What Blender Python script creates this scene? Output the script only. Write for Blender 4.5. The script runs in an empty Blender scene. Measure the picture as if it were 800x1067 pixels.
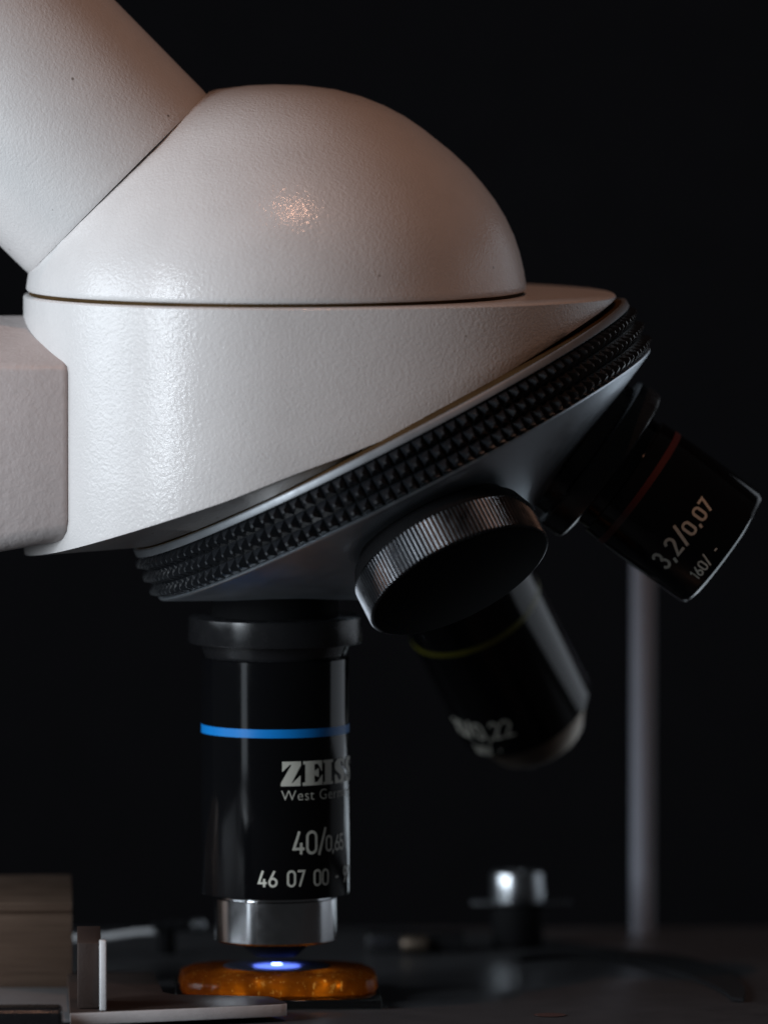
import bpy, bmesh, math, random
from mathutils import Vector, Matrix
random.seed(7)
S = bpy.context.scene
COL = S.collection
R_ = math.radians

# ------------------------------------------------------------------ helpers
U = 0.01                                    # hundredths: all measures below are in these small units
def P(px, py, y=0.0):
    return Vector(((px - 400) * U, y * U, (533 - py) * U))

OFF = {}
def thing(name, label, cat, loc, group=None):
    o = bpy.data.objects.new(name, None); COL.objects.link(o)
    o.empty_display_size = 0.2
    o.location = loc; o['label'] = label; o['category'] = cat
    if group: o['group'] = group
    OFF[o] = Vector(loc)
    return o

def link_mesh(name, verts, faces, mat, parent=None, sharp=35, label=None):
    off = OFF[parent] if parent is not None else Vector((0, 0, 0))
    me = bpy.data.meshes.new(name)
    me.from_pydata([tuple(Vector(v) - off) for v in verts], [], faces)
    bm = bmesh.new(); bm.from_mesh(me)
    bmesh.ops.recalc_face_normals(bm, faces=bm.faces)
    bm.to_mesh(me); bm.free()
    for p in me.polygons: p.use_smooth = True
    if sharp is not None: me.set_sharp_from_angle(angle=R_(sharp))
    me.materials.append(mat)
    o = bpy.data.objects.new(name, me); COL.objects.link(o)
    if parent is not None: o.parent = parent
    OFF[o] = off
    if label: o['label'] = label
    return o

class MB:
    def __init__(s): s.v = []; s.f = []
    def add(s, verts, faces):
        n = len(s.v); s.v += [Vector(v) for v in verts]; s.f += [tuple(i + n for i in f) for f in faces]
    def lathe(s, prof, org, d, ref, seg=96, sy=1.0, closed=False):
        """revolve (t, r) profile round axis d from org; ref fixes angle zero; sy squashes across"""
        d = Vector(d).normalized(); n0 = Vector(ref); n0 = (n0 - n0.dot(d) * d).normalized(); n1 = (-d).cross(n0)
        verts, faces, rings = [], [], []
        for t, r in prof:
            if r <= 1e-6:
                rings.append([len(verts)]); verts.append(org + d * t * U)
            else:
                ring = []
                for k in range(seg):
                    a = 2 * math.pi * k / seg
                    ring.append(len(verts)); verts.append(org + d * t * U + (n0 * math.cos(a) * sy + n1 * math.sin(a)) * r * U)
                rings.append(ring)
        pairs = list(zip(rings, rings[1:]))
        if closed: pairs.append((rings[-1], rings[0]))
        for A, B in pairs:
            for k in range(seg):
                k2 = (k + 1) % seg
                if len(A) == 1 and len(B) == 1: continue
                if len(A) == 1: faces.append((A[0], B[k], B[k2]))
                elif len(B) == 1: faces.append((A[k], B[0], A[k2]))
                else: faces.append((A[k], B[k], B[k2], A[k2]))
        s.add(verts, faces)
    def loft(s, rings, cap0=True, cap1=True):
        n = len(rings[0]); verts = [v for r in rings for v in r]; faces = []
        for i in range(len(rings) - 1):
            for k in range(n):
                k2 = (k + 1) % n
                faces.append((i*n + k, (i+1)*n + k, (i+1)*n + k2, i*n + k2))
        if cap0: faces.append(tuple(range(n)))
        if cap1: faces.append(tuple((len(rings)-1)*n + k for k in range(n)))
        s.add(verts, faces)
    def build(s, name, mat, parent=None, sharp=35, label=None):
        return link_mesh(name, s.v, s.f, mat, parent, sharp, label)

def bevel(o, w, seg=2, ang=40):
    bm = bmesh.new(); bm.from_mesh(o.data)
    es = [e for e in bm.edges if len(e.link_faces) == 2 and e.calc_face_angle(0) > R_(ang)]
    bmesh.ops.bevel(bm, geom=es, offset=w * U, segments=seg, affect='EDGES', profile=0.5, clamp_overlap=True)
    bm.to_mesh(o.data); bm.free()
    for p in o.data.polygons: p.use_smooth = True
    o.data.set_sharp_from_angle(angle=R_(50))

def prism_z(mb, pts, z0, z1):
    """pts: (x, y) in BU; z in BU"""
    n = len(pts)
    mb.add([(x, y, z0) for x, y in pts] + [(x, y, z1) for x, y in pts],
           [tuple(range(n)), tuple(range(n, 2*n))] + [(k, (k+1) % n, n + (k+1) % n, n + k) for k in range(n)])

def box(mb, a, b):
    prism_z(mb, [(a[0], a[1]), (b[0], a[1]), (b[0], b[1]), (a[0], b[1])], a[2], b[2])

# ------------------------------------------------------------------ materials
def mat(name, col, rough=0.5, metal=0.0, spec=0.5, coat=0.0, coat_rough=0.1, bump=None, mott=0.0, rvar=0.0, stretch=None):
    m = bpy.data.materials.new(name); m.use_nodes = True
    nt = m.node_tree; b = nt.nodes['Principled BSDF']
    b.inputs['Base Color'].default_value = (*col, 1)
    b.inputs['Roughness'].default_value = rough
    b.inputs['Metallic'].default_value = metal
    b.inputs['Specular IOR Level'].default_value = spec
    b.inputs['Coat Weight'].default_value = coat
    b.inputs['Coat Roughness'].default_value = coat_rough
    tc = nt.nodes.new('ShaderNodeTexCoord')
    src = tc.outputs['Object']
    if stretch:
        mp = nt.nodes.new('ShaderNodeMapping'); mp.inputs['Scale'].default_value = stretch
        nt.links.new(src, mp.inputs['Vector']); src = mp.outputs['Vector']
    def noise(scale, detail=3, rough_=0.5):
        n = nt.nodes.new('ShaderNodeTexNoise'); n.inputs['Scale'].default_value = scale
        n.inputs['Detail'].default_value = detail; n.inputs['Roughness'].default_value = rough_
        nt.links.new(src, n.inputs['Vector']); return n.outputs['Fac']
    def remap(f, lo, hi, a=0.3, c=0.7):
        r = nt.nodes.new('ShaderNodeMapRange'); r.inputs['From Min'].default_value = a; r.inputs['From Max'].default_value = c
        r.inputs['To Min'].default_value = lo; r.inputs['To Max'].default_value = hi
        nt.links.new(f, r.inputs['Value']); return r.outputs['Result']
    if mott:
        mx = nt.nodes.new('ShaderNodeMix'); mx.data_type = 'RGBA'
        mx.inputs['A'].default_value = (*col, 1)
        mx.inputs['B'].default_value = (*[c * (1 - mott) for c in col], 1)
        nt.links.new(remap(noise(2.2, 6, 0.65), 0, 1, .4, .75), mx.inputs['Factor'])
        nt.links.new(mx.outputs['Result'], b.inputs['Base Color'])
    if rvar:
        nt.links.new(remap(noise(5.0, 5, 0.6), max(0.02, rough - rvar), rough + rvar), b.inputs['Roughness'])
    if bump:
        last = None
        for scale, dist, det in bump:
            bp = nt.nodes.new('ShaderNodeBump'); bp.inputs['Strength'].default_value = 1.0
            bp.inputs['Distance'].default_value = dist
            nt.links.new(noise(scale, det), bp.inputs['Height'])
            if last: nt.links.new(last, bp.inputs['Normal'])
            last = bp.outputs['Normal']
        nt.links.new(last, b.inputs['Normal']); nt.links.new(last, b.inputs['Coat Normal'])
    return m

PAINT = mat('stove_enamel', (0.585, 0.565, 0.553), rough=0.45, spec=0.35, coat=0.36, coat_rough=0.11, bump=[(26, 0.0034, 1.0), (48, 0.0024, 1)], mott=0.06, rvar=0.05)
def dirt(m):
    """small dark specks and rub marks in the enamel"""
    nt = m.node_tree; b = nt.nodes['Principled BSDF']
    old = b.inputs['Base Color'].links[0].from_socket
    tc = nt.nodes.new('ShaderNodeTexCoord')
    v = nt.nodes.new('ShaderNodeTexVoronoi'); v.inputs['Scale'].default_value = 2.6; v.inputs['Randomness'].default_value = 1
    nt.links.new(tc.outputs['Object'], v.inputs['Vector'])
    r = nt.nodes.new('ShaderNodeMapRange'); r.inputs['From Min'].default_value = 0.03; r.inputs['From Max'].default_value = 0.05
    r.inputs['To Min'].default_value = 0.75; r.inputs['To Max'].default_value = 0.0
    nt.links.new(v.outputs['Distance'], r.inputs['Value'])
    mx = nt.nodes.new('ShaderNodeMix'); mx.data_type = 'RGBA'
    nt.links.new(old, mx.inputs['A']); mx.inputs['B'].default_value = (0.12, 0.10, 0.08, 1)
    nt.links.new(r.outputs['Result'], mx.inputs['Factor'])
    nt.links.new(mx.outputs['Result'], b.inputs['Base Color'])
dirt(PAINT)
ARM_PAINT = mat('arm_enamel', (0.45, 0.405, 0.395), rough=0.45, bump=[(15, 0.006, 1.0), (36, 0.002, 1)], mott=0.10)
GAP = mat('dirty_gap', (0.06, 0.035, 0.014), rough=0.9, spec=0.05, mott=0.5)
RUBBER = mat('black_knurl', (0.010, 0.011, 0.013), rough=0.28, spec=0.5, rvar=0.1)
STRIP = mat('satin_chrome', (0.235, 0.25, 0.265), rough=0.5, metal=0.6, rvar=0.08)
CONE = mat('turret_alloy', (0.70, 0.76, 0.82), rough=0.38, metal=1.0, rvar=0.03)
BLACK = mat('black_lacquer', (0.0035, 0.0036, 0.0042), rough=0.11, spec=0.30, rvar=0.02)
COLLAR = mat('black_anodised', (0.010, 0.010, 0.011), rough=0.26, spec=0.5, rvar=0.08)
MATT = mat('matt_black', (0.005, 0.005, 0.0055), rough=0.75, spec=0.06, mott=0.3)
STEEL = mat('turned_steel', (0.62, 0.63, 0.65), rough=0.16, metal=1.0, rvar=0.04)
KNURLM = mat('worn_alloy', (0.085, 0.088, 0.094), rough=0.32, metal=1.0, mott=0.45, rvar=0.1)
BLUE = mat('blue_band', (0.006, 0.20, 0.60), rough=0.35, spec=0.25, mott=0.1)
RED = mat('red_band', (0.075, 0.014, 0.011), rough=0.35, mott=0.15)
YELLOW = mat('yellow_band', (0.15, 0.14, 0.012), rough=0.35, mott=0.15)
TEXT = mat('engraved_cream', (0.62, 0.60, 0.52), rough=0.5, mott=0.2)
TIPB = mat('beige_alloy', (0.28, 0.22, 0.17), rough=0.45, metal=1.0, mott=0.15)
STAGE = mat('stage_black', (0.050, 0.050, 0.053), rough=0.33, spec=0.5, mott=0.3)
GREYF = mat('grey_foot', (0.16, 0.16, 0.165), rough=0.5, mott=0.15)
HOLDER = mat('holder_alloy', (0.185, 0.122, 0.088), rough=0.45, metal=0.6, mott=0.3, rvar=0.1, stretch=(0.5, 0.5, 14))
CAPM = mat('screw_steel', (0.42, 0.44, 0.46), rough=0.3, metal=1.0, rvar=0.06)
EDGE = mat('bare_edge', (0.66, 0.66, 0.67), rough=0.5, metal=0.0, mott=0.2, bump=[(45, 0.003, 2)])
PLATE = mat('finger_plate', (0.036, 0.024, 0.020), rough=0.5, spec=0.3, metal=0.1, mott=0.25, bump=[(40, 0.003, 2)])
RODM = mat('rod_alloy', (0.17, 0.18, 0.21), rough=0.6, metal=0.0, spec=0.2, mott=0.1)
WALLM = mat('dark_cloth', (0.007, 0.0075, 0.009), rough=0.95, spec=0.1, mott=0.3)

def mat_glass():
    m = bpy.data.materials.new('slide_glass'); m.use_nodes = True
    b = m.node_tree.nodes['Principled BSDF']
    b.inputs['Base Color'].default_value = (0.80, 0.86, 0.78, 1); b.inputs['Roughness'].default_value = 0.05
    b.inputs['Transmission Weight'].default_value = 1.0; b.inputs['IOR'].default_value = 1.5
    return m
GLASS = mat_glass()
def mat_lens():
    m = mat_glass(); m.name = 'lens_glass'; return m
LENS = mat_lens()
def mat_amber():
    m = bpy.data.materials.new('amber_resin'); m.use_nodes = True
    nt = m.node_tree; b = nt.nodes['Principled BSDF']; out = nt.nodes['Material Output']
    tc = nt.nodes.new('ShaderNodeTexCoord')
    n = nt.nodes.new('ShaderNodeTexNoise'); n.inputs['Scale'].default_value = 5; n.inputs['Detail'].default_value = 3
    nt.links.new(tc.outputs['Object'], n.inputs['Vector'])
    r = nt.nodes.new('ShaderNodeValToRGB')
    r.color_ramp.elements[0].position = 0.32; r.color_ramp.elements[0].color = (0.34, 0.10, 0.004, 1)
    r.color_ramp.elements[1].position = 0.68; r.color_ramp.elements[1].color = (0.66, 0.25, 0.012, 1)
    nt.links.new(n.outputs['Fac'], r.inputs['Fac'])
    n2 = nt.nodes.new('ShaderNodeTexNoise'); n2.inputs['Scale'].default_value = 22; n2.inputs['Detail'].default_value = 3
    nt.links.new(tc.outputs['Object'], n2.inputs['Vector'])
    bp = nt.nodes.new('ShaderNodeBump'); bp.inputs['Distance'].default_value = 0.012
    nt.links.new(n2.outputs['Fac'], bp.inputs['Height'])
    b.inputs['Base Color'].default_value = (0.05, 0.016, 0.003, 1); b.inputs['Roughness'].default_value = 0.10; b.inputs['Specular IOR Level'].default_value = 0.25
    nt.links.new(bp.outputs['Normal'], b.inputs['Normal'])
    t = nt.nodes.new('ShaderNodeBsdfTranslucent'); 
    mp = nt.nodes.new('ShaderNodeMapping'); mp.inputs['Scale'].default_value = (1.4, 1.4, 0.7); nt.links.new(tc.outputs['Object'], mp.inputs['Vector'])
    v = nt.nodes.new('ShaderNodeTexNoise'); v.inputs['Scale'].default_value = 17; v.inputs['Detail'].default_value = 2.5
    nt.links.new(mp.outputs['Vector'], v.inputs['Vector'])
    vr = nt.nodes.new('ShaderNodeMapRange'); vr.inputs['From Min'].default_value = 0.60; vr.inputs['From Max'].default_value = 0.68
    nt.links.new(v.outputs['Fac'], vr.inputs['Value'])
    fl = nt.nodes.new('ShaderNodeMix'); fl.data_type = 'RGBA'; fl.inputs['B'].default_value = (1.0, 0.66, 0.22, 1)  # bright flecks: glints of transmitted light put into the colour
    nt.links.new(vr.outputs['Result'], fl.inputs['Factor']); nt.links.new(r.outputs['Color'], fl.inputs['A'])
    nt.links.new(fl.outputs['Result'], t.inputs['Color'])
    mx = nt.nodes.new('ShaderNodeMixShader'); mx.inputs['Fac'].default_value = 0.6
    nt.links.new(b.outputs['BSDF'], mx.inputs[1]); nt.links.new(t.outputs['BSDF'], mx.inputs[2])
    nt.links.new(mx.outputs['Shader'], out.inputs['Surface'])
    return m
AMBER = mat_amber()
HALO_DISC = mat('halo_disc', (0.022, 0.024, 0.034), rough=0.4, spec=0.15, mott=0.3)
def mat_emit(name, col, k):
    m = bpy.data.materials.new(name); m.use_nodes = True; b = m.node_tree.nodes['Principled BSDF']
    b.inputs['Base Color'].default_value = (*col, 1)
    b.inputs['Emission Color'].default_value = (*col, 1); b.inputs['Emission Strength'].default_value = k
    return m
SPOT_GLOW = mat_emit('spot_glow', (0.36, 0.50, 1.0), 5.0)

# ------------------------------------------------------------------ lettering
def arc(cx, cy, rx, ry, a0, a1, n=10):
    return [(cx + rx * math.cos(R_(a0 + (a1 - a0) * i / n)), cy + ry * math.sin(R_(a0 + (a1 - a0) * i / n))) for i in range(n + 1)]
GL = {
 '0': (0.52, [arc(.26, .74, .22, .22, 0, 180) + arc(.26, .26, .22, .22, 180, 360) + [(.48, .74)]]),
 '1': (0.34, [[(.04, .78), (.22, .97), (.22, 0)]]),
 '2': (0.52, [arc(.25, .73, .21, .23, 170, -35) + [(.05, .04), (.5, .04)]]),
 '3': (0.52, [arc(.24, .735, .2, .225, 160, -70, 10) + arc(.24, .27, .23, .235, 75, -160, 12)]),
 '4': (0.56, [[(.30, 1.0), (.05, .24), (.54, .24)], [(.38, .50), (.38, 0)]]),
 '5': (0.52, [[(.45, .96), (.10, .96), (.07, .54)] + arc(.25, .31, .22, .27, 120, -155, 12)]),
 '6': (0.52, [[(.36, 1.0), (.09, .44)] + arc(.26, .28, .22, .24, 145, 505, 18)]),
 '7': (0.50, [[(.03, .96), (.46, .96), (.16, 0)]]),
 '9': (0.52, [[(.16, 0.0), (.43, .56)] + arc(.26, .72, .22, .24, -35, 325, 18)]),
 '/': (0.46, [[(.04, -.06), (.40, 1.12)]]),
 ',': (0.24, [[(.15, .10), (.06, -.16)]]),
 '-': (0.40, [[(.06, .44), (.34, .44)]]),
 ' ': (0.42, []),
}
def ribbon(path, w):
    L, Rr = [], []
    n = len(path)
    for i, (x, y) in enumerate(path):
        p0 = path[max(0, i - 1)]; p1 = path[min(n - 1, i + 1)]
        def nrm(a, b):
            dx, dy = b[0] - a[0], b[1] - a[1]; l = math.hypot(dx, dy) or 1e-9
            return (-dy / l, dx / l)
        if i == 0: nx, ny = nrm(path[0], path[1]); k = 1
        elif i == n - 1: nx, ny = nrm(path[-2], path[-1]); k = 1
        else:
            a = nrm(p0, path[i]); b = nrm(path[i], p1); nx, ny = a[0] + b[0], a[1] + b[1]
            l = math.hypot(nx, ny) or 1e-9; nx /= l; ny /= l
            k = min(1.6, 1 / max(0.3, nx * a[0] + ny * a[1]))
        L.append((x + nx * w * k / 2, y + ny * w * k / 2)); Rr.append((x - nx * w * k / 2, y - ny * w * k / 2))
    return L, Rr

class Wrap:
    """maps flat lettering (s to the right, v up; small units) onto a barrel"""
    def __init__(s, org, d, ref, R):
        s.o = org; s.d = Vector(d).normalized(); n0 = Vector(ref); s.n0 = (n0 - n0.dot(s.d) * s.d).normalized()
        s.n1 = (-s.d).cross(s.n0); s.R = R
    def pt(s, th, t, h=0.0):
        return s.o + s.d * t * U + (s.n0 * math.cos(th) + s.n1 * math.sin(th)) * (s.R + h) * U
def clip(poly, x, keep_right):
    out = []
    for a, b in zip(poly, poly[1:] + poly[:1]):
        ia = (a[0] >= x) == keep_right or a[0] == x; ib = (b[0] >= x) == keep_right or b[0] == x
        if ia: out.append(a)
        if ia != ib and a[0] != b[0]:
            f = (x - a[0]) / (b[0] - a[0]); out.append((x, a[1] + f * (b[1] - a[1])))
    return out
def lay(mb, wr, poly, th0, t0, lift):
    """lay a flat outline (small units) on the barrel in strips narrow enough to follow the curve"""
    x0 = min(p[0] for p in poly); x1 = max(p[0] for p in poly); n = max(1, math.ceil((x1 - x0) / 2.5))
    for i in range(n):
        q = poly
        if i > 0: q = clip(q, x0 + (x1 - x0) * i / n, True)
        if i < n - 1 and len(q) > 2: q = clip(q, x0 + (x1 - x0) * (i + 1) / n, False)
        if len(q) > 2: mb.add([wr.pt(th0 + x / wr.R, t0 - y, lift) for x, y in q], [tuple(range(len(q)))])
def stroke_text(mb, wr, txt, th0, t0, h, w=0.13, sx=1.0, track=0.06, lift=0.3):
    x = 0.0; e = 0
    for ch in txt:
        adv, strokes = GL[ch]
        for st in strokes:
            L, Rr = ribbon(st, w); n = len(L); e += 1
            for i in range(n - 1):
                lay(mb, wr, [((x + a[0]) * sx * h, a[1] * h) for a in (L[i], L[i + 1], Rr[i + 1], Rr[i])], th0, t0, lift + 0.03 * (e % 4))
        x += adv + track
    return x * sx * h
def slab_text(mb, wr, polys, th0, t0, h, lift=0.3):
    for q in polys: lay(mb, wr, [(a[0] * h, a[1] * h) for a in q], th0, t0, lift)
def font_text(mb, wr, txt, th0, t0, h, sx=1.0, lift=0.3):
    cu = bpy.data.curves.new('wording', 'FONT'); cu.offset = -0.012; cu.space_character = 1.08; cu.body = txt; cu.size = 1.0; cu.resolution_u = 4
    o = bpy.data.objects.new('wording', cu); COL.objects.link(o)
    bpy.context.view_layer.update()
    dg = bpy.context.evaluated_depsgraph_get(); me = bpy.data.meshes.new_from_object(o.evaluated_get(dg))
    for p in me.polygons:
        lay(mb, wr, [(me.vertices[v].co.x * h * sx, me.vertices[v].co.y * h) for v in p.vertices], th0, t0, lift)
    bpy.data.objects.remove(o); bpy.data.curves.remove(cu); bpy.data.meshes.remove(me)
def rect(x0, y0, x1, y1): return [(x0, y0), (x1, y0), (x1, y1), (x0, y1)]
def shift(qs, dx): return [[(x + dx, y) for x, y in q] for q in qs]
Zq = [rect(.05, .87, .83, 1), [(.05, .87), (.05, .58), (.36, .87)], [(.43, .87), (.0, .13), (.44, .13), (.83, .84), (.83, .87)],
      rect(0, 0, .81, .13), [(.81, .13), (.81, .43), (.48, .13)]]
Eq = [rect(.10, .13, .46, .87), rect(.02, .87, .78, 1), rect(0, 0, .80, .13), [(.78, .87), (.78, .44 + .1), (.60, .87)],
      [(.80, .13), (.80, .44), (.58, .13)], [(.46, .42), (.64, .32), (.64, .70), (.46, .58)]]
Iq = [rect(.08, .11, .42, .89), rect(0, .89, .50, 1), rect(0, 0, .50, .11)]
Sq = [[(.04, .64), (.06, .85), (.20, 1), (.42, 1), (.42, .90), (.36, .80), (.42, .66), (.72, .42), (.72, .18), (.58, 0), (.34, 0), (.34, .10), (.44, .22), (.38, .34), (.10, .54)],
      [(.42, 1), (.42, .90), (.52, .84), (.60, .66), (.68, .66), (.68, 1)], [(.34, 0), (.34, .10), (.24, .16), (.13, .36), (.05, .36), (.05, 0)]]
def wide(qs, k): return [[(x * k, y) for x, y in q] for q in qs]
MAKER = Zq + shift(wide(Eq, 1.17), .90) + shift(wide(Iq, 1.1), 1.88) + shift(wide(Sq, 1.22), 2.50) + shift(wide(Sq, 1.22), 3.42)

# ------------------------------------------------------------------ setting
wall = MB(); box(wall, (-70, 34, -40), (70, 34.6, 50))
w = wall.build('backdrop', WALLM); w['kind'] = 'structure'

ZS = 1042                                     # stage top, height in picture units
stage = thing('microscope_stage', 'flat black microscope stage plate under the amber specimen', 'stage', P(400, ZS))
mb = MB()
def rr(x0, y0, x1, y1, r, n=6):
    pts = []
    for cx, cy, a in ((x1 - r, y0 + r, -90), (x1 - r, y1 - r, 0), (x0 + r, y1 - r, 90), (x0 + r, y0 + r, 180)):
        pts += [(cx + r * math.cos(R_(a + 90 * i / n)), cy + r * math.sin(R_(a + 90 * i / n))) for i in range(n + 1)]
    return pts
prism_z(mb, rr(-7.5, -5.0, 9.5, 6.6, 0.9), P(0, ZS + 22).z, P(0, ZS).z)
so = mb.build('stage_plate', STAGE, stage); bevel(so, 2, 2)
mb = MB(); mb.lathe([(0, 0), (0, 16), (-0.6, 17), (-0.8, 0)], P(565, ZS - 0.2, -170), (0, 0, -1), (1, 0, 0), 32)
mb.build('screw_hole', mat('hole_rust', (0.05, 0.02, 0.015), 0.6), stage)

# ------------------------------------------------------------------ microscope
A27 = R_(27)
ax = Vector((math.sin(A27), 0, -math.cos(A27)))          # turret axis
uu = Vector((math.cos(A27), 0, math.sin(A27)))           # across, in the plane of the picture
FR = Vector((0, -1, 0))
C = P(421, 492)
scope = thing('microscope', 'pale enamelled compound microscope head with knurled nosepiece and black objectives', 'microscope', P(287, 624))

# head dome, cut at 45 degrees for the eyepiece tube
prof = [(0, 0), (20, 6)]
dome_pts = [(0, 87), (32, 88.6), (62, 92.5), (88, 99.5), (112, 109), (133, 120), (152, 133), (182, 157), (200, 174), (214, 190), (227, 207), (238, 225), (247, 244), (253, 262), (257.5, 281), (259.5, 294), (260, 299), (259, 301), (256, 301.8), (0, 301.8)]
mb = MB(); mb.lathe([(y - 87, r) for r, y in dome_pts], P(288, 87), (0, 0, -1), FR, 128)
bm = bmesh.new(); me = bpy.data.meshes.new('tmp'); me.from_pydata([tuple(v) for v in mb.v], [], mb.f); bm.from_mesh(me)
tubedir = Vector((-math.sin(R_(45)), 0.050, math.cos(R_(45)))).normalized()     # the tube leans a little away
cutp = P(123, 190)
g = bmesh.ops.bisect_plane(bm, geom=bm.verts[:] + bm.edges[:] + bm.faces[:], plane_co=cutp, plane_no=tubedir, clear_outer=True, dist=1e-5)
bmesh.ops.holes_fill(bm, edges=[e for e in bm.edges if e.is_boundary], sides=0)
bm.to_mesh(me); bm.free()
head = link_mesh('head_dome', [v.co.copy() for v in me.vertices], [tuple(p.vertices) for p in me.polygons], PAINT, scope, 40)
bpy.data.meshes.remove(me)
bevel(head, 0.9, 2, 42)
mb = MB(); mb.lathe([(0, 0), (0, 257), (9, 257), (9, 0)], P(288, 300), (0, 0, -1), FR, 96); mb.build('dust_seam', GAP, scope)

# eyepiece tube
mb = MB(); mb.lathe([(-1.5, 0), (-1.5, 130.6), (0.2, 131.2), (6, 131.6), (180, 133.5), (420, 136), (420, 0)], cutp, tubedir, FR, 128, sy=132.5/131)
mb.build('eyepiece_tube', PAINT, scope)
mb = MB(); mb.lathe([(-6, 0), (-6, 120), (3, 120), (3, 0)], cutp, tubedir, FR, 96, sy=1.02); mb.build('tube_seam', GAP, scope)

# nosepiece housing: an egg-shaped plan, its foot cut along the turret
N = 180
def plan(k, inset=0.0):
    a = 2 * math.pi * k / N; c, s_ = math.cos(a), math.sin(a)
    rx = (354 if c > 0 else 262) - inset
    e = 2 / 2.22 if c > 0 else 1.0
    return 287 + rx * math.copysign(abs(c) ** e, c), (262 - inset) * math.copysign(abs(s_) ** e, s_)
def zbot(x):
    pts = [(20, 577), (60, 564), (160, 528), (230, 503), (300, 475), (350, 457), (400, 437), (500, 386), (600, 330), (645, 305)]
    if x <= pts[0][0]: return pts[0][1]
    for (x0, y0), (x1, y1) in zip(pts, pts[1:]):
        if x <= x1: return y0 + (y1 - y0) * (x - x0) / (x1 - x0)
    return pts[-1][1]
ZT = 305.0
rings = []
def ring(f):
    return [f(k) for k in range(N)]
rings.append(ring(lambda k: P(plan(k, 30)[0], ZT, plan(k, 30)[1])))
rings.append(ring(lambda k: P(plan(k, 3)[0], ZT, plan(k, 3)[1])))
rings.append(ring(lambda k: P(plan(k, 1)[0], ZT + .8, plan(k, 1)[1])))
def wallpt(k, f):
    x, y = plan(k); zb = max(zbot(x), ZT + 3.2); z0 = ZT + 2.2
    return P(x, z0 + (zb - z0) * f, y)
for f in (0, .25, .5, .75, .97): rings.append(ring(lambda k, f=f: wallpt(k, f)))
def footpt(k, ins):
    x, y = plan(k, ins); x0, _ = plan(k); zb = max(zbot(x0), ZT + 3.2)
    return P(x, zb, y)
rings.append(ring(lambda k: footpt(k, 0.6)))
rings.append(ring(lambda k: footpt(k, 3.0)))
def undr(k):
    x, y = plan(k, 46); return P(x, max(zbot(x), ZT + 4) - 7, y)
CN = C - ax * 57 * U
def neckpt(k, r, dt=0):
    a = 2 * math.pi * k / N
    return CN - ax * dt * U + uu * r * U * math.cos(a) + Vector((0, 1, 0)) * r * U * math.sin(a)
def wedge(k, ins, t, rmax):
    x, y = plan(k, ins); v = P(x, 0, y); dv = -t * U
    v.z = C.z + (dv - (v.x - C.x) * ax.x) / ax.z
    c = C + ax * dv; r = v - c
    if r.length > rmax * U: v = c + r.normalized() * rmax * U
    return v
rings.append(ring(lambda k: wedge(k, 11, 59.2, 283)))
rings.append(ring(lambda k: wedge(k, 40, 64, 250)))
mb = MB(); mb.loft(rings); mb.build('nosepiece_housing', PAINT, scope, 34)

# arm
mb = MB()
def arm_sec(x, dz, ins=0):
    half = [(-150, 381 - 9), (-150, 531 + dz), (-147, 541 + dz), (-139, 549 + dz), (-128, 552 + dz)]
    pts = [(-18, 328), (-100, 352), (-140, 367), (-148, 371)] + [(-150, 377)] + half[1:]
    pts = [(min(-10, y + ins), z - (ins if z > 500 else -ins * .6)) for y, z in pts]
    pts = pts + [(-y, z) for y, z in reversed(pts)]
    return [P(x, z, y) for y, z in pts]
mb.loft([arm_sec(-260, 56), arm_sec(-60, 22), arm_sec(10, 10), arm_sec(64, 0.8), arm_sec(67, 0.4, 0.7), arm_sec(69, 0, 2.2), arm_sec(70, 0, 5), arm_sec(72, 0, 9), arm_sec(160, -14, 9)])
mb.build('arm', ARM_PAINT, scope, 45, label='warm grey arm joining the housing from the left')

# turret
mb = MB()
t27 = math.tan(A27)
mb.lathe([(-54, 0), (-54, 274), (-49, 274), (-49, 282), (-1.5, 282), (-1.5, 284), (-0.3, 286.9), (0.9, 286.6), (2.3, 285.6), ((286 - 40) * t27 + 2.5, 40), ((286 - 40) * t27 + 12, 36), ((286 - 40) * t27 + 12, 0)], C, ax, FR, 180)
turret = mb.build('nosepiece_turret', CONE, scope, 30, label='satin alloy nosepiece turret cone')
mb = MB(); mb.lathe([(-57.4, 270), (-57.4, 285.5), (-56.8, 287), (-56, 287.6), (-50, 288), (-49.3, 287.4), (-49.2, 270)], C, ax, FR, 180, closed=True)
mb.build('trim_strip', STRIP, turret)
mb = MB(); mb.lathe([(-64, 0), (-64, 225), (-58.6, 262), (-57.9, 283), (-56, 284), (-56, 0)], C, ax, FR, 180)
mb.build('neck', GAP, turret)
mb = MB()
NK = 138
for row in range(3):
    t0 = -49.0 + row * 15.9; t1 = t0 + 15.9
    for k in range(NK):
        a0 = 2 * math.pi * k / NK; a1 = 2 * math.pi * (k + 1) / NK
        def pt(fa, ft, r):
            a = a0 + (a1 - a0) * fa; t = t0 + (t1 - t0) * ft
            return C + ax * t * U + (uu * math.cos(a) + FR * math.sin(a)) * r * U
        j = lambda: random.uniform(-.02, .02)
        q, p_ = .41 + j(), .59 + j()
        hgt = 292.6 + random.uniform(-.5, .4)
        vs = [pt(0, 0, 283.8), pt(1, 0, 283.8), pt(1, 1, 283.8), pt(0, 1, 283.8), pt(q, q, hgt), pt(p_, q, hgt), pt(p_, p_, hgt), pt(q, p_, hgt)]
        mb.add(vs, [(0, 1, 5, 4), (1, 2, 6, 5), (2, 3, 7, 6), (3, 0, 4, 7), (4, 5, 6, 7)])
kr = mb.build('knurled_ring', RUBBER, turret, 12)
kr.data.materials.append(mat('worn_tip', (0.055, 0.058, 0.062), rough=0.30, mott=0.6, rvar=0.1))
for p in kr.data.polygons:
    if p.index % 5 == 4: p.material_index = 1

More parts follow.
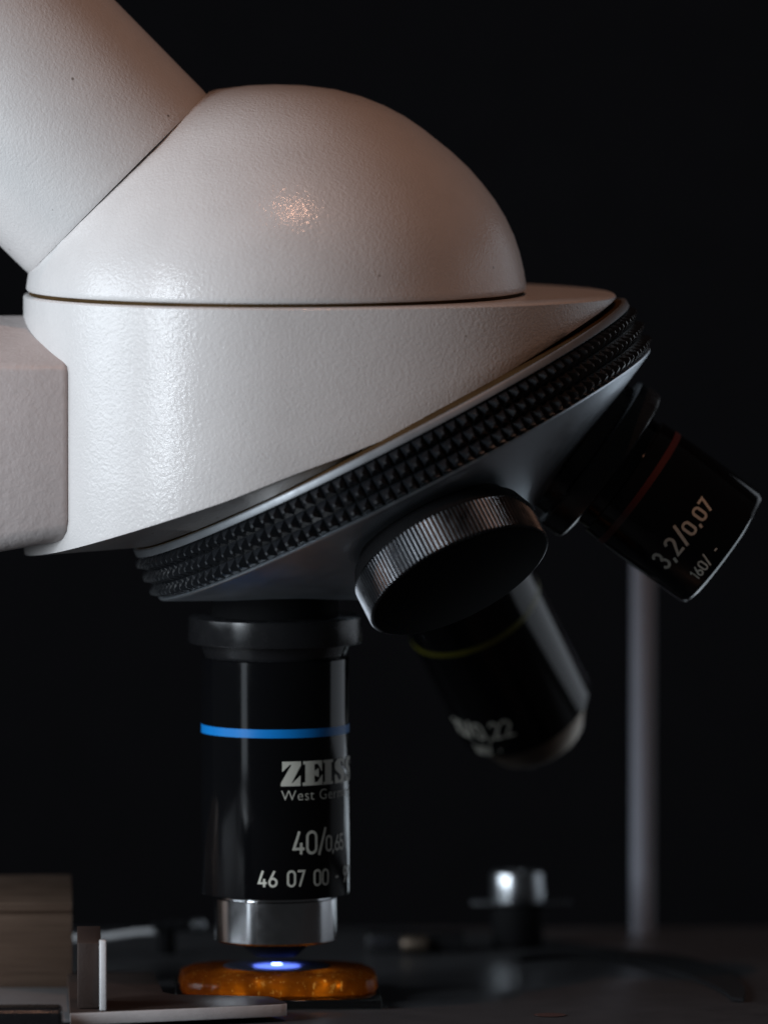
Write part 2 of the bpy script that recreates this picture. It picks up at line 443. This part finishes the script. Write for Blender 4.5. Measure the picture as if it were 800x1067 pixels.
APEX = C + ax * 287.5 * t27 * U
SF = 201
def foot(phi):
    g = (uu * math.cos(phi) + FR * math.sin(phi)) * math.cos(A27) - ax * math.sin(A27)
    d = ax * math.cos(A27) + (uu * math.cos(phi) + FR * math.sin(phi)) * math.sin(A27)
    return APEX + g * SF * U, d.normalized()

def band(name, m, org, d, R, t0, t1, parent):
    mb = MB(); mb.lathe([(t0, R - 1), (t0, R + .12), (t1, R + .12), (t1, R - 1)], org, d, FR, 128, closed=True)
    return mb.build(name, m, parent)

# 40x
o40, d40 = foot(math.pi)
mb = MB(); mb.lathe([(48, 0), (48, 72), (61, 72), (61, 76), (62, 77), (307, 77), (309, 76), (309, 60), (309, 0)], o40, d40, FR, 128)
ob = mb.build('objective', BLACK, scope, label='upright objective with a bright blue band and steel nose')
mb = MB(); mb.lathe([(-4, 0), (-4, 66), (18.2, 66), (18.2, 0)], o40, d40, FR, 96)
mb.build('mount_neck', MATT, ob)
mb = MB(); mb.lathe([(18, 0), (18, 87), (19.5, 90), (44, 91), (46, 90), (46.5, 88), (47, 78), (61, 73), (61, 0)], o40, d40, FR, 128)
mb.build('collar', COLLAR, ob)
band('colour_band', BLUE, o40, d40, 77.1, 131, 140, ob)
mb = MB(); mb.lathe([(308, 0), (308, 60), (313, 60), (313, 62.6), (314, 63.4), (357, 63.4), (359, 61.5), (359, 0)], o40, d40, FR, 128)
mb.build('steel_nose', STEEL, ob)
mb = MB(); mb.lathe([(358, 0), (358, 40), (361, 38), (372, 26), (375, 23), (375.2, 12), (374.6, 0)], o40, d40, FR, 96)
mb.build('front_lens', COLLAR, ob)
wr = Wrap(o40, d40, FR, 77.3)
def written(fn, name, parent):
    """lettering: the maker's word is a part; figures are paint on the barrel itself, so they join its mesh"""
    mb = MB(); r = fn(mb)
    if name: mb.build(name, TEXT, parent, None); return r
    me = parent.data; off = OFF[parent]; n = len(me.vertices)
    if len(me.materials) < 2: me.materials.append(TEXT)
    bm = bmesh.new(); bm.from_mesh(me); vs = [bm.verts.new(v - off) for v in mb.v]
    d = wr.d; axis_o = wr.o - off
    for f in mb.f:
        try: bf = bm.faces.new([vs[q] for q in f])
        except ValueError: continue
        bf.material_index = 1; bf.smooth = True; bf.normal_update()
        c = bf.calc_center_median(); out = (c - axis_o) - (c - axis_o).dot(d) * d
        if bf.normal.dot(out) < 0: bf.normal_flip()
    bm.to_mesh(me); bm.free(); return r
written(lambda m: slab_text(m, wr, MAKER, R_(2.9), 190, 25.6), 'maker_lettering', ob)
written(lambda m: font_text(m, wr, 'West Germany', R_(2.9), 205, 15.6), None, ob)
def mag(m):
    n = stroke_text(m, wr, '40/', R_(12.0), 261.5, 24.0, w=.12, track=.07)
    stroke_text(m, wr, '0,65', R_(12.0) + (n - 2.5) / 77.3, 260, 16.5, w=.13, track=.03)
written(mag, None, ob)
written(lambda m: stroke_text(m, wr, '46 07 00 - 99', R_(-14.8), 295, 16.8, w=.135, track=.105), None, ob)

# 3.2x
o32, d32 = foot(0.0)
o32 = o32 - uu.cross(Vector((0, -1, 0))) * 0
side = Vector((d32.z, 0, -d32.x))                       # the barrel sits a hair low in its socket
o32 = o32 + side * 3.5 * U
mb = MB(); mb.lathe([(40, 0), (40, 66), (56, 66), (57, 69.5), (100, 70.5), (181, 70.5), (186, 68), (188.5, 63), (188.5, 52), (186, 0)], o32, d32, FR, 128)
ob = mb.build('objective', BLACK, scope, label='short objective with a dull red band sticking out to the right')
mb = MB(); mb.lathe([(-5, 0), (-5, 80), (12, 80), (13, 89), (15, 91), (36, 91), (39, 90), (41, 86), (43, 71), (43, 0)], o32, d32, FR, 128)
mb.build('collar', COLLAR, ob)
band('colour_band', RED, o32, d32, 70.0, 73, 80, ob)
wr = Wrap(o32, d32, FR, 70.6)
def mag(m):
    n = stroke_text(m, wr, '3,2/', R_(-46), 146.5, 20.5, w=.15, sx=1.12, track=.13)
    stroke_text(m, wr, '0,07', R_(-46) + (n - 2) / 70.6, 146, 15.8, w=.165, sx=1.15, track=.13)
written(mag, None, ob)
written(lambda m: stroke_text(m, wr, '160/ -', R_(-35), 178.5, 11.5, w=.13, sx=1.1, track=.13), None, ob)

# 10x, on the far side
o10, d10 = foot(-math.pi / 2)
mb = MB(); mb.lathe([(40, 0), (40, 70), (60, 70), (62, 75), (284, 75), (289, 73), (291, 69), (291, 0)], o10, d10, FR, 96)
ob = mb.build('objective', BLACK, scope, label='objective with a thin yellow band behind the knurled plug')
mb = MB(); mb.lathe([(-5, 0), (-5, 80), (15, 80), (17, 89), (42, 90), (45, 88), (58, 74), (58, 0)], o10, d10, FR, 96)
mb.build('collar', COLLAR, ob)
band('colour_band', YELLOW, o10, d10, 75.0, 140, 146, ob)
mb = MB(); mb.lathe([(290, 0), (290, 67), (293, 66.5), (325, 51), (327, 49), (327, 0)], o10, d10, FR, 96)
mb.build('alloy_nose', TIPB, ob)
wr = Wrap(o10, d10, FR, 75.2)
written(lambda m: stroke_text(m, wr, '10/0,22', R_(-78), 262, 22, w=.12, track=.1), None, ob)
written(lambda m: stroke_text(m, wr, '160/ -', R_(-62), 284, 12, w=.13, track=.1), None, ob)

# plug in the near hole of the turret
oP, dP = foot(math.pi / 2)
mb = MB(); mb.lathe([(-4, 0), (-4, 84), (7, 84), (5, 90), (7, 94), (19, 99), (22.5, 99), (23.5, 94), (60, 94), (61.0, 97), (61.5, 95), (61.5, 0)], oP, dP, FR, 128)
plug = mb.build('hole_plug', MATT, scope, label='round knurled plug screwed into the near nosepiece hole')
n0 = (FR - FR.dot(dP) * dP).normalized(); n1 = (-dP).cross(n0)
NF = 132; rgs = []
for t, dr in ((22, -2.5), (23.5, 0), (58.5, 0), (60.5, -3.5)):
    rg = []
    for k in range(NF * 4):
        a = 2 * math.pi * k / (NF * 4); ph = k % 4
        r = (100.8, 101.2, 99.0, 98.6)[ph] + dr * (.8)
        rg.append(oP + dP * t * U + (n0 * math.cos(a) + n1 * math.sin(a)) * r * U)
    rgs.append(rg)
mb = MB(); mb.loft(rgs, False, False); mb.build('knurled_rim', KNURLM, plug, 25)

# ------------------------------------------------------------------ slide, amber, glowing spot
slide = thing('glass_slide', 'thin clear glass slide lying on the black stage under the amber', 'glass slide', P(290, ZS - 1))
mb = MB(); box(mb, (P(182, 0).x, -1.12, P(0, ZS - 0.4).z), (P(394, 0).x, 1.12, P(0, ZS - 10).z))
o = mb.build('slide_pane', GLASS, slide); bevel(o, 1.2, 2)

amber = thing('amber_specimen', 'flat rounded amber specimen glowing under the blue banded objective', 'specimen', P(288, ZS - 10.4))
mb = MB()
rg = []
NA = 96
def aplan(k, ins):
    a = 2 * math.pi * k / NA; e = 2 / 4.6; c, q = math.cos(a), math.sin(a)
    j = 1 + .010 * math.sin(3 * a + 1) + .008 * math.sin(7 * a) + .005 * math.sin(17 * a + 2)
    return 289 + (103 - ins) * j * math.copysign(abs(c) ** e, c), (84 - ins) * j * math.copysign(abs(q) ** e, q)
for z, r in ((ZS - 10.4, 4), (ZS - 11.5, 1), (ZS - 14, 0), (ZS - 20, 1), (ZS - 24.5, 2), (ZS - 26, 3.5), (ZS - 30.5, 13), (ZS - 32, 20), (ZS - 33, 44), (ZS - 33.4, 70)):
    rg.append([P(aplan(k, r)[0], z, aplan(k, r)[1]) for k in range(NA)])
mb.loft(rg); mb.build('amber_body', AMBER, amber, 60)
mb = MB(); mb.lathe([(0, 0), (0, 56), (-0.8, 55), (-1.2, 50), (-1.2, 0)], P(288, ZS - 33.7), (0, 0, -1), FR, 64)
mb.build('halo_disc', HALO_DISC, amber)  # thin disc added only to catch the blue halo
mb = MB(); mb.lathe([(0.3, 0), (0.3, 6), (-0.8, 5), (-1.2, 0)], P(288, ZS - 35.2), (0, 0, -1), FR, 32)
mb.build('lit_spot', SPOT_GLOW, amber, label='bright blue white spot of transmitted light')  # emissive disc standing in for the transmitted light

# ------------------------------------------------------------------ slide holder in front, left
hold = thing('slide_holder', 'brown grey metal slide holder with upright bracket at the lower left', 'slide holder', P(60, ZS, -230))
mb = MB()
x1 = P(75, 0).x
sec = [(0.60, 1041), (0.60, 974), (0.60, 961), (0.63, 960), (0.63, 958), (0.60, 957), (0.60, 948), (0.95, 936), (2.0, 933), (2.0, 1041)]
mb.loft([[Vector((x, y, P(0, z).z)) for y, z in sec] for x in (P(-160, 0).x, x1)])
o = mb.build('carriage_block', HOLDER, hold, 20); bevel(o, 0.8, 2, 60)
mb = MB(); box(mb, (P(-160, 0).x, -2.3, P(0, 1041).z), (P(79, 0).x, 0.59, P(0, 1037).z))
o = mb.build('grey_foot', GREYF, hold); bevel(o, 1.0, 2)
mb = MB()
sec = [(-2.60, 1022), (-2.60, 955), (-2.52, 951), (-2.0, 944), (-1.9, 1022)]
mb.loft([[Vector((x, y, P(0, z).z)) for y, z in sec] for x in (x1 + .03, P(102, 0).x)])
o = mb.build('bracket', PLATE, hold, 20); bevel(o, 0.6, 2, 30)
mb = MB(); box(mb, (P(100, 0).x + .002, -2.78, P(0, 1022.5).z), (P(107, 0).x, -2.615, P(0, 951).z))
o = mb.build('bracket_lip', EDGE, hold); bevel(o, 1.0, 2)
mb = MB()
prism_z(mb, [(P(70, 0).x, -2.95), (P(200, 0).x, -2.52), (P(286, 0).x, -2.22), (P(293, 0).x, -2.14), (P(292, 0).x, -2.0), (P(276, 0).x, -1.5), (P(180, 0).x, -1.3), (P(168, 0).x, -1.1), (P(160, 0).x, 0.8), (P(70, 0).x, 0.8)], P(0, 1036).z, P(0, 1023).z)
o = mb.build('finger_plate', PLATE, hold); bevel(o, 1.0, 2)
o.data.materials.append(EDGE)
for p in o.data.polygons:
    if p.normal.y < -0.3 and p.normal.z < 0.8: p.material_index = 1
mb = MB(); box(mb, (P(-160, 0).x, -3.60, P(0, 1041).z), (P(62, 0).x, -3.05, P(0, 1012).z))
o = mb.build('slide_rail', COLLAR, hold); bevel(o, 5, 3)

CAM_D = 120.0; CAM_EL = R_(4.2); CAM_AZ = R_(2.0)
CAMP = Vector((-CAM_D * math.cos(CAM_EL) * math.sin(CAM_AZ), -CAM_D * math.cos(CAM_EL) * math.cos(CAM_AZ), CAM_D * math.sin(CAM_EL)))
def xat(px, y):
    """x measure of a thing seen at column px that stands y behind the middle plane"""
    f = (-CAMP).normalized(); r = f.cross(Vector((0, 0, 1))).normalized()
    d = f * CAM_D + r * (px - 400) * U
    return 400 + (CAMP + d * ((y * U - CAMP.y) / d.y)).x / U
# ------------------------------------------------------------------ blurred things behind
XS = xat(539, 470); XR = xat(670, 590); XC = xat(150, 410) - 150; XG = xat(432, 420) - 432
ts = thing('thumb_screw', 'short silver capped screw on a black base at the rear of the stage', 'screw', P(XS, ZS, 470))
mb = MB(); mb.lathe([(0, 0), (0, 27), (2, 28), (44, 28), (47, 27), (47, 0)], P(XS, ZS, 470), (0, 0, 1), FR, 48); mb.build('screw_base', MATT, ts)
mb = MB(); mb.lathe([(50, 0), (50, 28), (52, 28.5), (79, 28.5), (82, 27), (82, 10), (80, 9), (80, 0)], P(XS, ZS, 470), (0, 0, 1), FR, 48); mb.build('silver_cap', CAPM, ts)
mb = MB(); box(mb, (P(XS - 50, 0).x, 4.55, P(0, ZS - 50).z), (P(XS + 58, 0).x, 4.85, P(0, ZS - 47.2).z)); o = mb.build('crossbar', CAPM, ts); bevel(o, 1, 2)

rod = thing('upright_rod', 'slim grey metal rod standing upright behind the red banded objective', 'rod', P(XR, ZS, 590))
mb = MB(); mb.lathe([(0, 0), (0, 13), (540, 13), (542, 12), (542, 0)], P(XR, ZS, 590), (0, 0, 1), FR, 48); mb.build('rod_shaft', RODM, rod)

cl = thing('spring_clip', 'small pale spring clip with a bright ball end left of the steel nose', 'clip', P(150, ZS, 420))
def tube(mb, pts, r, seg=16):
    rg = []
    for i, p in enumerate(pts):
        d = (pts[min(i + 1, len(pts) - 1)] - pts[max(i - 1, 0)]).normalized()
        a = d.cross(Vector((0, 0, 1))).normalized(); b = a.cross(d)
        rg.append([p + (a * math.cos(2 * math.pi * k / seg) + b * math.sin(2 * math.pi * k / seg)) * r * U for k in range(seg)])
    mb.loft(rg)
mb = MB(); tube(mb, [P(XC + 60, ZS - 18, 400), P(XC + 110, ZS - 20, 402), P(XC + 140, ZS - 24, 405), P(XC + 162, ZS - 25, 408)], 3.5); mb.build('clip_arm', EDGE, cl)
mb = MB(); tube(mb, [P(XC + 158, ZS - 29, 408), P(XC + 180, ZS - 30, 414), P(XC + 204, ZS - 30, 420)], 6); mb.build('clip_link', COLLAR, cl)
mb = MB(); mb.lathe([(-8, 0), (-7, 4), (-4.5, 7), (0, 8), (4.5, 7), (7, 4), (8, 0)], P(XC + 208, ZS - 31, 414), (1, 0, 0), FR, 24); mb.build('ball_end', CAPM, cl)
mb = MB(); mb.lathe([(0, 0), (0, 10), (26, 9), (26, 0)], P(XC + 174, ZS, 412), (0, 0, 1), FR, 24); mb.build('clip_post', MATT, cl)

lf = thing('shadow_plate', 'flat black curved plate standing in for a shadow on the stage', 'shadow shape', P(720, ZS, 200))  # black plate added where shadow darkens the stage
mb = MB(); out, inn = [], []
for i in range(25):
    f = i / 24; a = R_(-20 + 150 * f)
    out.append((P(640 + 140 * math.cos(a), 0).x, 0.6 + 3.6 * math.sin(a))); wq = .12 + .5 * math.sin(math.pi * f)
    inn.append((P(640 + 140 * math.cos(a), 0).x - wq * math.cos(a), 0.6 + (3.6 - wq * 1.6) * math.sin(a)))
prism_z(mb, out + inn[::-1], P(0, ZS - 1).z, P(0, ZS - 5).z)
mb.build('shadow_plate_sheet', mat('shadow_black', (0.012, 0.012, 0.013), rough=0.85, spec=0.08), lf)

gs = thing('guide_bar', 'low dark guide bar with dull metal ends behind the amber', 'bar', P(XG + 432, ZS, 420))
mb = MB(); box(mb, (P(XG + 380, 0).x, 4.1, P(0, ZS).z), (P(XG + 486, 0).x, 4.5, P(0, ZS - 20).z)); o = mb.build('bar_body', COLLAR, gs); bevel(o, 2, 2)
mb = MB(); mb.lathe([(0, 0), (0, 8), (3, 9), (24, 9), (27, 8), (27, 0)], P(XG + 418, ZS - 11, 402), (1, 0, 0), FR, 24); mb.build('metal_pin', TIPB, gs)

# ------------------------------------------------------------------ light
def area(name, loc, target, sx, sy, power, col, shape='RECTANGLE'):
    l = bpy.data.lights.new(name, 'AREA'); l.shape = shape; l.size = sx
    if shape in ('RECTANGLE', 'ELLIPSE'): l.size_y = sy
    l.energy = power; l.color = col
    o = bpy.data.objects.new(name, l); COL.objects.link(o)
    o.location = loc; o.rotation_euler = (Vector(target) - Vector(loc)).to_track_quat('-Z', 'Y').to_euler()
    return o
area('window_light', (-20.5, -16, 4.0), (-1.0, 0, 0.5), 6, 12, 4500, (0.84, 0.92, 1.0))
area('low_window_light', (-20.5, -16, -6.0), (-1.0, 0, -2), 4.0, 8, 210, (0.80, 0.90, 1.0))
area('side_window_light', (-26, -4, 4.0), (-1.0, 0, 1.0), 12, 10, 3400, (0.82, 0.91, 1.0))
area('ceiling_lamp', (3.0, -18, 37.5), (0, 0, 1), 1.1, 1.1, 3100, (1.0, 0.52, 0.34), 'DISK')
area('right_wall_light', (26, 15, 1), (2, 0, 0), 28, 20, 1000, (0.82, 0.90, 1.0))
area('low_rear_light', (12, 27, -11.5), (2, -1, 1), 18, 9, 480, (0.78, 0.90, 1.0))  # unseen lamp added low behind so the turret cone gleams
def point(name, loc, power, col, r):
    l = bpy.data.lights.new(name, 'POINT'); l.energy = power; l.color = col; l.shadow_soft_size = r
    o = bpy.data.objects.new(name, l); COL.objects.link(o); o.location = loc
g = area('added_halo_light', P(288, ZS - 38.8), P(288, ZS), 0.50, 0.50, 6.5, (0.13, 0.22, 1.0), 'DISK')  # unseen blue lamp added under the objective to spread a halo
rl = random.Random(4)
for x in (-58, -44, -39, -21, -4, 3, 21, 40, 47, 62):
    point('amber_inner_light', P(288 + x, ZS - 13 - 10 * rl.random(), -78), 0.045 + 0.045 * rl.random(), (1.0, 0.70, 0.36), 0.008)  # tiny lamps added inside the amber front to make glints
for x in (-45, 45):
    point('amber_inner_light', P(288 + x, ZS - 14, -40), 0.5, (1.0, 0.70, 0.38), 0.03)  # two more lamps added inside the amber to make it glow

wd = bpy.data.worlds.new('World'); S.world = wd; wd.use_nodes = True
wd.node_tree.nodes['Background'].inputs['Color'].default_value = (0.92, 0.96, 1.0, 1)
wd.node_tree.nodes['Background'].inputs['Strength'].default_value = 0.016

# ------------------------------------------------------------------ camera
D, el, az = CAM_D, CAM_EL, CAM_AZ
cd = bpy.data.cameras.new('camera'); co = bpy.data.objects.new('camera', cd); COL.objects.link(co)
co.location = (-D * math.cos(el) * math.sin(az), -D * math.cos(el) * math.cos(az), D * math.sin(el))
co.rotation_euler = (-co.location).to_track_quat('-Z', 'Y').to_euler()
cd.sensor_fit = 'HORIZONTAL'; cd.sensor_width = 36; cd.lens = 36 * D / 8.0
cd.clip_start = 1; cd.clip_end = 1000
cd.dof.use_dof = True; cd.dof.focus_distance = D - 1.5; cd.dof.aperture_fstop = cd.lens * 1e-3 / 2.4
S.camera = co
S.view_settings.view_transform = 'Standard'; S.view_settings.look = 'None'
S.view_settings.exposure = 0; S.view_settings.gamma = 1
